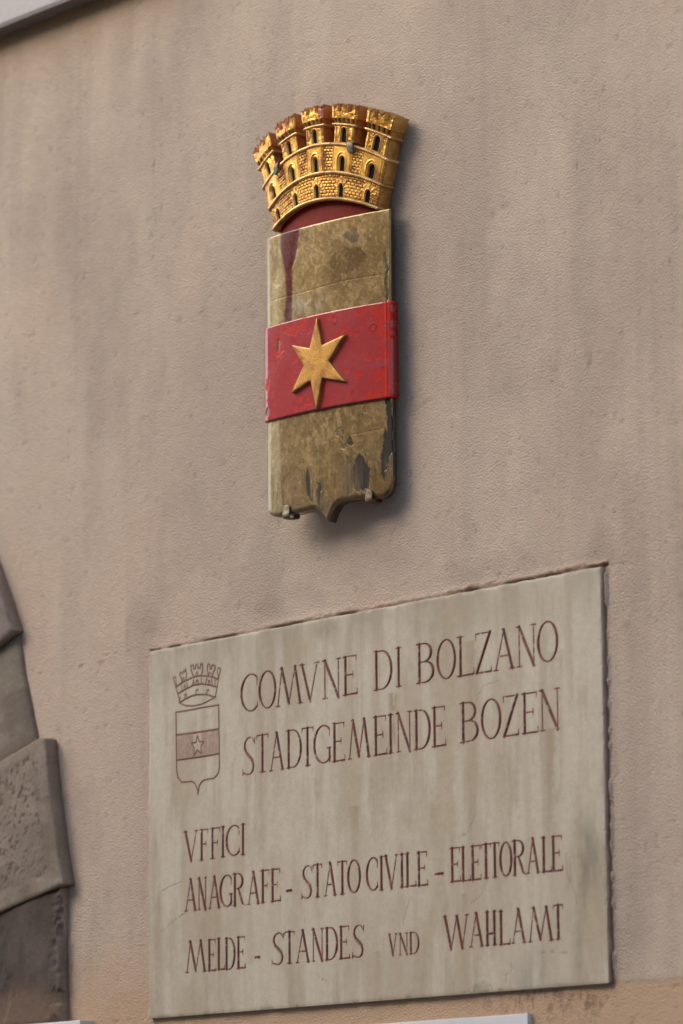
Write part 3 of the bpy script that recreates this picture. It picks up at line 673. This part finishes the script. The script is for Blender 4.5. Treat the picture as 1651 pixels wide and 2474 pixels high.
C = mixc(C, (.42, .016, .007), wr*.95)
ck = sst(.035, .015, np.abs(c4-.5))*sst(.45, .6, c1)*.35*sst(.05, .15, XB)
C = mixc(C, (.16, .01, .008), ck)
ch = np.clip((gauss(XB+(c2-.5)*.006, ZB, -.136, .084, .0055, .016) > .45)*1.+(gauss(XB, ZB+(c2-.5)*.006, -.1745, -.054, .006, .010) > .45), 0, 1)
C = mixc(C, (.25, .20, .15), ch)
lp = np.zeros(XB.shape)
for (lx, lz, ra, rb) in ((.0290, .1130, .0052, .0105), (.1270, .0800, .008, .008), (.075, -.055, .003, .010)):
    dd = np.hypot((XB-lx)/ra, (ZB-lz)/rb); lp = np.maximum(lp, np.exp(-((dd-1)/.22)**2))
C = mixc(C, (.30, .015, .01), lp*.8)
rg_ = .22+.25*wr+.3*ch+.06*c1; co = np.clip(.9-.75*wr-.9*ch-.3*lp, 0, 1)
eL = XB+.1915; eR = .1725-XB; eT = .131-ZB; eB = ZB+.0735
ridge = np.exp(-((XB-.1590)/.0018)**2)*.0009
HB = bulge(XB)+.0065+rnd(eL, .022, .0105)+rnd(eR, .006, .005)+rnd(eT, .003, .003)+rnd(eB, .003, .003)+(c1-.5)*.0012-.0002*wr-ch*.002+ridge+lp*.0004
PB = A(XB, HB, ZB)
rg = ring(*XB.shape); xr, zrr = XB.ravel()[rg], ZB.ravel()[rg]
relief_piece('red_band', PB, A(xr, np.full(len(rg), -.014), zrr), [M_BAND], arms, {'Col': C.reshape(-1, 3), 'Rgh': rg_.ravel(), 'Coat': co.ravel()}, sidecol=(.33, .02, .012))
# six-pointed star
tips = [(-.0137, .1225), (.0010, .0602), (.0624, .0735), (.0190, .0232), (.0628, -.0275), (.0010, -.0111), (-.0160, -.0735), (-.0324, -.0111), (-.0885, -.0280), (-.0515, .0245), (-.0880, .0755), (-.0345, .0590)]
c0 = np.array([-.0145, .0243]); tp = np.array(tips)-c0
nseg = 10; out = []
for a_, b_ in zip(tp, np.roll(tp, -1, 0)):
    for k in range(nseg): out.append(a_+(b_-a_)*k/nseg)
out = np.array(out); m_ = len(out); rr_ = np.array([1.0, .997, .99, .975, .955, .93, .85, .7, .5, .3, .15]); hs = np.array([-.001, .0055, .0074, .0084, .0088, .0090, .0091, .0092, .0092, .0092, .0092])
V = []; cl = []
for s_, h_ in zip(rr_, hs):
    p = out*s_+c0; n_ = fbm(p[:, 0], p[:, 1], 90, 90, 3, 701)
    V.append(A(p[:, 0], bulge(p[:, 0])+.0055+h_+(n_-.5)*.0008*(h_ > .008), p[:, 1]))
    c_s = np.tile(np.array([.42, .215, .035]), (m_, 1)); c_s = mixc(c_s, (.25, .11, .018), sst(.45, .65, fbm(p[:, 0], p[:, 1], 45, 45, 4, 711)))
    ck1 = sst(.03, .0, np.abs(fbm(p[:, 0], p[:, 1], 70, 70, 3, 717)-.5)); c_s = mixc(c_s, (.15, .06, .012), ck1*.35); cl.append(c_s)
V.append(A(c0[0], bulge(c0[0])+.0148, c0[1])[None]); cl.append(np.array([[.42, .22, .04]]))
Vs = np.concatenate(V); cs_ = np.concatenate(cl); nrg = len(rr_); q = []
i = np.arange(m_); j = (i+1) % m_
for k in range(nrg-1): q.append(np.stack([i+k*m_, i+(k+1)*m_, j+(k+1)*m_, j+k*m_], -1))
tr = np.stack([i+(nrg-1)*m_, np.full(m_, nrg*m_), j+(nrg-1)*m_], -1)
star = mesh('star', Vs, np.concatenate(q), M_GOLD, arms, {'Col': cs_, 'Met': np.full(len(Vs), .55), 'Rgh': np.full(len(Vs), .42)}, tris=tr)
tag(arms, 'tall glazed shield with worn gold fields, a red band and a gold star', 'coat of arms')
settle(arms, (-.035, 0, 3.19))

# ------------------------------------------------------------------ the mural crown above it
crown = empty('mural_crown')
CY, CX0, DLT, THM, TILT, CDEP = .052, -.056, .127, .303, -.025, .05
cR = [.51614, .56434, .62236, .73512]; cz0 = [3.87726, 3.93511, 3.99601, 4.08173]; ck_ = [.38330, .49688, .60778, .60778]
cex = np.array([math.cos(CY), math.sin(CY), 0]); cn = np.array([math.sin(CY), -math.cos(CY), 0]); cO = np.array([CX0, -CDEP, 0])
def CS(th, v, h):
    th, v, h = np.broadcast_arrays(np.asarray(th, float), np.asarray(v, float), np.asarray(h, float))
    L = [0, 1, 2, 3]; R0 = np.interp(v, L, cR); R = R0+h; z = np.interp(v, L, cz0)-np.interp(v, L, ck_)*th**2+TILT*th
    ezz = np.zeros(th.shape+(3,)); ezz[..., 2] = z
    return cO+(R*np.sin(th))[..., None]*cex+(R*np.cos(th)-R0*math.cos(THM))[..., None]*cn+ezz
def win_sdf(a, b, wd, ht):
    s = ht-wd*1.5
    return np.maximum(np.where(b < s, np.abs(a)-wd, np.hypot(a, (b-s)/1.5)-wd), -b)
GOLD = (.72, .375, .068)
def gold_cols(TH, Vv, h, seed, redness=0.):
    x = TH*.6; z = Vv*.06
    g1 = fbm(x, z, 40, 40, 4, seed); g2 = fbm(x, z, 160, 160, 3, seed+7)
    c = np.zeros(TH.shape+(3,))+np.array(GOLD)
    c = mixc(c, (.36, .155, .024), sst(.42, .66, g1)*.75)
    c = mixc(c, (.74, .47, .13), sst(.5, .75, g2)*.45)
    red = sst(.60-redness, .68-redness, g1*.6+g2*.4)
    c = mixc(c, (.27, .040, .010), red*.9)
    patina_shade = sst(.0007, -.0004, h)*.6                      # brown patina in the relief's joints, deepened with painted recess shade
    c = mixc(c, (.15, .065, .016), patina_shade*1.2)
    return c, .82*(1-red)*(1-.6*patina_shade), .24+.24*g2+.1*red+.25*patina_shade
def crown_piece(name, th0, th1, v0, v1, nth, nv, relief, seed, redness=0., sidecol=(.30, .105, .022), vtop=None):
    t = np.linspace(0, 1, nth); s = np.linspace(0, 1, nv)
    VV = v0+(v1-v0)*s[:, None]*np.ones(nth)[None]
    lo = th0(VV[:, :1]) if callable(th0) else th0; hi = th1(VV[:, :1]) if callable(th1) else th1
    TH = lo+(hi-lo)*t[None]+0*VV
    if vtop is not None: VV = v0+(vtop(t)[None]-v0)*s[:, None]
    Rm = np.interp(VV, [0, 1, 2, 3], cR)
    em = np.minimum((TH-lo)*Rm, (hi-TH)*Rm)
    h = relief(TH, VV, Rm)-.0022*np.exp(-em/.0012)
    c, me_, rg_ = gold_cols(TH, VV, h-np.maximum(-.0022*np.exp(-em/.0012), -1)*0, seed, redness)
    P = CS(TH, VV, h); rg = ring(nv, nth); b = P.reshape(-1, 3)[rg].copy(); b[:, 1] = -.010
    return relief_piece(name, P, b, [M_GOLD, M_GLAZE], crown, {'Col': c.reshape(-1, 3), 'Met': me_.ravel(), 'Rgh': rg_.ravel()}, sidecol=sidecol)
WIN = {0: (.10, .0285), 1: (1.05, .0330), 2: (2.07, .0290)}
WHW = {0: .0063, 1: .0070, 2: .0068}
dz = {0: .0579, 1: .0609, 2: .0857}
def bricks(a, z, bw, bh):
    r = np.floor(z/bh); o = (r % 2)*.5; u = a/bw+o; fu = u-np.floor(u); fz = z/bh-r
    e = np.minimum(np.minimum(fu, 1-fu)*bw, np.minimum(fz, 1-fz)*bh)
    return sst(.0002, .0013, e), np.floor(u), r
def windows_relief(TH, VV, h, rows, frame=.0016):
    for rw in rows:
        vb, ht = WIN[rw]; R0 = cR[rw]
        for k in range(-2, 3):
            a = (TH-k*DLT)*R0*(1+.09*(VV-rw)); b = (VV-vb)*dz[rw]
            d = win_sdf(a, b, WHW[rw], ht)
            fr = np.exp(-((d-.0018)/.0011)**2)
            h = np.where(d < .0048, h*.25+.0007, h)+fr*frame
            d2 = np.exp(-((d-.0058)/.0009)**2)*(b > ht*.5); h = h+d2*.0010*(rw > 0)
            if rw == 0:
                vous = (np.sin(np.arctan2(b-ht+.008, a)*9) > .3)*(d > .003)*(d < .0105)*(b > ht-.012); h = np.where((d > .003) & (d < .0105) & (b > ht-.012), .0003, h)+vous*.0008
            h = np.where(d < 0, -.0065, h)
    return h
def rel0(TH, VV, Rm):
    m, cu, cr_ = bricks(TH*.54, VV*.0579, .0098, .0068)
    h = m*(.0020+.0008*np.sin(cu*7.1+cr_*3.3))-.0007
    return windows_relief(TH, VV, h, [0])
def rel1(TH, VV, Rm):
    m, cu, cr_ = bricks(TH*.60, VV*.0609, .0085, .0066)
    h = m*(.0020+.0008*np.sin(cu*5.1+cr_*2.3))-.0007
    for k in range(-2, 3):
        a = np.abs(TH-k*DLT)*Rm; pil = sst(.0265, .0245, a)
        h = h*(1-pil)+.0032*pil-.0014*np.exp(-((a-.0225)/.0008)**2)
    return windows_relief(TH, VV, h, [1])
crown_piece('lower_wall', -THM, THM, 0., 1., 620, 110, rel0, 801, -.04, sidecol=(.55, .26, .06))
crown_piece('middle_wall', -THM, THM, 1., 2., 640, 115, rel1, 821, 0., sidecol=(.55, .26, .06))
def tower(k):
    tc = k*DLT
    def hw(v):
        v = np.asarray(v, float)
        return np.interp(v, [2, 2.44, 2.46, 2.52, 2.54, 2.62, 2.66, 3.0], [.0425, .0405, .0440, .0440, .0410, .0425, .0480, .0490])
    def vtop(t):
        u = t*2-1; z = np.full(u.shape, 2.835)
        for a, b in ((-1.01, -.50), (-.25, .25), (.50, 1.01)):
            c = (a+b)/2; m = (u >= a) & (u <= b); q_ = np.abs((u-c)/((b-a)/2)); z = np.where(m, 2.925+.085*q_**1.6, z)
        return z
    def rel(TH, VV, Rm):
        v_ = VV; s = (TH-tc)/hw(v_)
        h = .0009+np.where(v_ > 2.5, .0035*sst(2.50, 2.66, v_), 0.)+.0004*np.exp(-np.abs(s)/.2)*0
        mach = (v_ > 2.525) & (v_ < 2.655); u = (s*2.5+.5) % 1
        notch = (np.abs(u-.5) < .30) & (v_ < 2.60+.05*np.sqrt(np.clip(1-((u-.5)/.30)**2, 0, 1)))
        h = np.where(mach & notch, -.0035, h)
        # raised rim round the battlement top and round each face
        h = h+.0011*np.exp(-((np.abs(s)-.80)/.05)**2)
        tt = (s+1)/2; vt = vtop(np.clip(tt, 0, 1)); h = h+.0012*np.exp(-((vt-v_)/.022)**2)
        h = h+(fbm(TH*.7, v_*.09, 160, 160, 2, 861+k)-.5)*.0012
        return windows_relief(TH, VV, h, [2])
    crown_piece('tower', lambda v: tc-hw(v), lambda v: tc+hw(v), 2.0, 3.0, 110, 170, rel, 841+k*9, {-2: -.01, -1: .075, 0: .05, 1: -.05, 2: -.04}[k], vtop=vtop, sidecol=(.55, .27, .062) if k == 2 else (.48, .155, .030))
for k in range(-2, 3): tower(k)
# windows: the black openings
for rw in (0, 1, 2):
    vb, ht = WIN[rw]
    for k in range(-2, 3):
        n = 10; wd = WHW[rw]*1.02; s_ = ht-wd*1.5; pts = [(-wd, 0), (wd, 0), (wd, s_)]
        pts += [(wd*math.cos(a), s_+1.5*wd*math.sin(a)) for a in np.linspace(0, math.pi, n)[1:-1]]+[(-wd, s_)]
        pts = np.array(pts); R0 = cR[rw]
        def lay(h): 
            vv = vb+pts[:, 1]/dz[rw]; return CS(k*DLT+pts[:, 0]/(R0*(1+.09*(vv-rw))), vv, np.full(len(pts), h))
        F = lay(-.0028); Bk = lay(-.0090); n_ = len(pts); i = np.arange(n_); j = (i+1) % n_
        Vw = np.concatenate([F, Bk, F.mean(0)[None]])
        mesh('window', Vw, np.stack([i, i+n_, j+n_, j], -1), M_DARK, crown, tris=np.stack([i, j, np.full(n_, 2*n_)], -1), smooth=False)
# rope mouldings
def tube(name, path, r, mat, parent, twist=.0052, amp=.20, cols=None, nside=10):
    path = np.array(path); d = np.r_[0, np.cumsum(np.linalg.norm(np.diff(path, axis=0), axis=1))]
    n = max(int(d[-1]/.0009), 8); s = np.linspace(0, d[-1], n); p = np.stack([np.interp(s, d, path[:, i]) for i in range(3)], -1)
    t = np.gradient(p, axis=0); t /= np.linalg.norm(t, axis=1)[:, None]
    up = np.array([0, 0, 1.]); a = np.cross(t, up); a /= np.linalg.norm(a, axis=1)[:, None]; b = np.cross(a, t)
    ph = np.linspace(0, 2*math.pi, nside, endpoint=False)
    rr2 = r*(1+amp*np.cos(2*(ph[None]-s[:, None]*math.pi/twist)))
    V = p[:, None]+(np.cos(ph)[None]*rr2)[..., None]*a[:, None]+(np.sin(ph)[None]*rr2)[..., None]*b[:, None]
    i = np.arange(n-1)[:, None]*nside+np.arange(nside)[None]; j = np.arange(n-1)[:, None]*nside+(np.arange(nside)[None]+1) % nside
    q = np.stack([i, j, j+nside, i+nside], -1).reshape(-1, 4)
    g = fbm(V[..., 0], V[..., 2], 60, 60, 3, 881); c = np.zeros(g.shape+(3,))+np.array([.74, .46, .16]); c = mixc(c, (.36, .18, .05), sst(.45, .65, g)*.7)
    c = mixc(c, (.22, .10, .03), sst(.0, -.8, np.cos(2*(ph[None]-s[:, None]*math.pi/twist)))*.5)
    N_ = n*nside
    return mesh(name, V, q, mat, parent, {'Col': c.reshape(-1, 3), 'Met': np.full(N_, .7), 'Rgh': np.full(N_, .34)})
def rope(v, r, th0=-THM, th1=THM, off=.0015, ret=True):
    th = np.linspace(th0-.002, th1+.002, 60); P = CS(th, v, off)
    if ret:
        a = P[0].copy(); a[1] = -.012; b = P[-1].copy(); b[1] = -.012
        P = np.concatenate([a[None], P, b[None]])
    return tube('rope_moulding', P, r, M_GOLD, crown)
rope(.02, .0040); rope(1.0, .0040); rope(2.0, .0040)
for k in range(-2, 3): rope(2.49, .0030, k*DLT-.0435, k*DLT+.0435, .001)
# red field under the crown's arched foot
t = np.linspace(-.285, .290, 60); up_ = CS(t, 0., -.010); dn = up_.copy(); dn[:, 2] = np.minimum(3.795, up_[:, 2]-.004)
m = len(t); bu = up_.copy(); bu[:, 1] = -.004; bd = dn.copy(); bd[:, 1] = -.004
i = np.arange(m-1); Qs = [np.stack([i+m, i+m+1, i+1, i], -1), np.stack([i+3*m, i+3*m+1, i+m+1, i+m], -1), np.stack([i, i+1, i+2*m+1, i+2*m], -1), np.array([[0, 2*m, 3*m, m], [m-1, 2*m-1, 4*m-1, 3*m-1]])]
mesh('red_lining', np.concatenate([up_, dn, bu, bd]), np.concatenate(Qs), M_RED, crown, smooth=False)
tag(crown, 'gilded crown of five battlemented towers above the tall shield', 'crown')
settle(crown, (-.05, 0, 3.80))

# ------------------------------------------------------------------ iron hooks that hold both pieces
def strap(name, path, wdir, wid, th, mat, tips=.6):
    path = np.array(path, float); d = np.r_[0, np.cumsum(np.linalg.norm(np.diff(path, axis=0), axis=1))]
    n = 90; s = np.linspace(0, d[-1], n); p = np.stack([np.interp(s, d, path[:, i]) for i in range(3)], -1)
    for _ in range(4): p[1:-1] = (p[:-2]+2*p[1:-1]+p[2:])/4
    t = np.gradient(p, axis=0); t /= np.linalg.norm(t, axis=1)[:, None]; wdir = np.array(wdir, float); wdir /= np.linalg.norm(wdir)
    nn = np.cross(t, wdir); nn /= np.linalg.norm(nn, axis=1)[:, None]
    e = d[-1]-s; wv = wid/2*np.where(e < wid/2, np.sqrt(np.clip(1-(1-e/(wid/2))**2, .05, 1)), 1)
    prof = [(-1, -.6), (-.85, -1), (.85, -1), (1, -.6), (1, .6), (.85, 1), (-.85, 1), (-1, .6)]
    V = np.stack([p+a*wv[:, None]*wdir+b*th/2*nn for a, b in prof], 1)
    k = len(prof); i = np.arange(n-1)[:, None]*k+np.arange(k)[None]; j = np.arange(n-1)[:, None]*k+(np.arange(k)[None]+1) % k
    q = np.stack([i, j, j+k, i+k], -1).reshape(-1, 4)
    tr = [(0, a, a+1) for a in range(1, k-1)]+[((n-1)*k, (n-1)*k+a+1, (n-1)*k+a) for a in range(1, k-1)]
    V = V.reshape(-1, 3); o3 = V.mean(0); ob = mesh(name, V-o3, q, mat, None, tris=tr, smooth=True); ob.location = o3
    return ob
def low_hook(x, lab, mat, zt):
    zf = float(botz(x)); h = float(bulge(x)); b = A(x, -.0, 0)
    P = [A(x, -.085, zf+.03), A(x, -.030, zf+.03), A(x, -.019, zf+.02), A(x, -.018, zf-.006), A(x, h-.008, zf-.008), A(x, h+.004, zf-.0075), A(x, h+.0055, zf-.001), A(x, h+.0035, zf+.008), A(x, h+.0035, zf+zt+.004)]
    P[0][1] = .01
    o = strap('iron_hook', P, aex, .0185, .0026, mat)
    return tag(o, lab, 'hook', 'iron hooks that hold the arms on the wall')
low_hook(-.116, 'dull iron hook cupping the foot of the shield, left of its point', M_IRON, .017)
low_hook(.112, 'rust stained iron hook cupping the foot of the shield, right of its point', M_RUST, .014)
def clamp(th, lab):
    f = lambda h, z: CS(th, 2.0, h)+np.array([0, 0, z])
    P = [f(-.02, .0085), f(-.01, .0085), f(.004, .0085), f(.0085, .006), f(.0095, 0), f(.0085, -.008), f(.0075, -.017)]
    P[0][1] = .01; P[0][2] = P[1][2]
    t_ = np.array([math.cos(CY+th), math.sin(CY+th)*1., -.25 if th < 0 else .12])
    o = strap('iron_clamp', P, CS(th+.01, 2, 0)-CS(th-.01, 2, 0), .0170, .0028, M_IRON)
    return tag(o, lab, 'clamp', 'iron clamps over the crown')
clamp(-.197, 'grey iron clamp bent over the rope moulding beside the leftmost tower')
clamp(.165, 'grey iron clamp bent over the rope moulding between the two right towers')
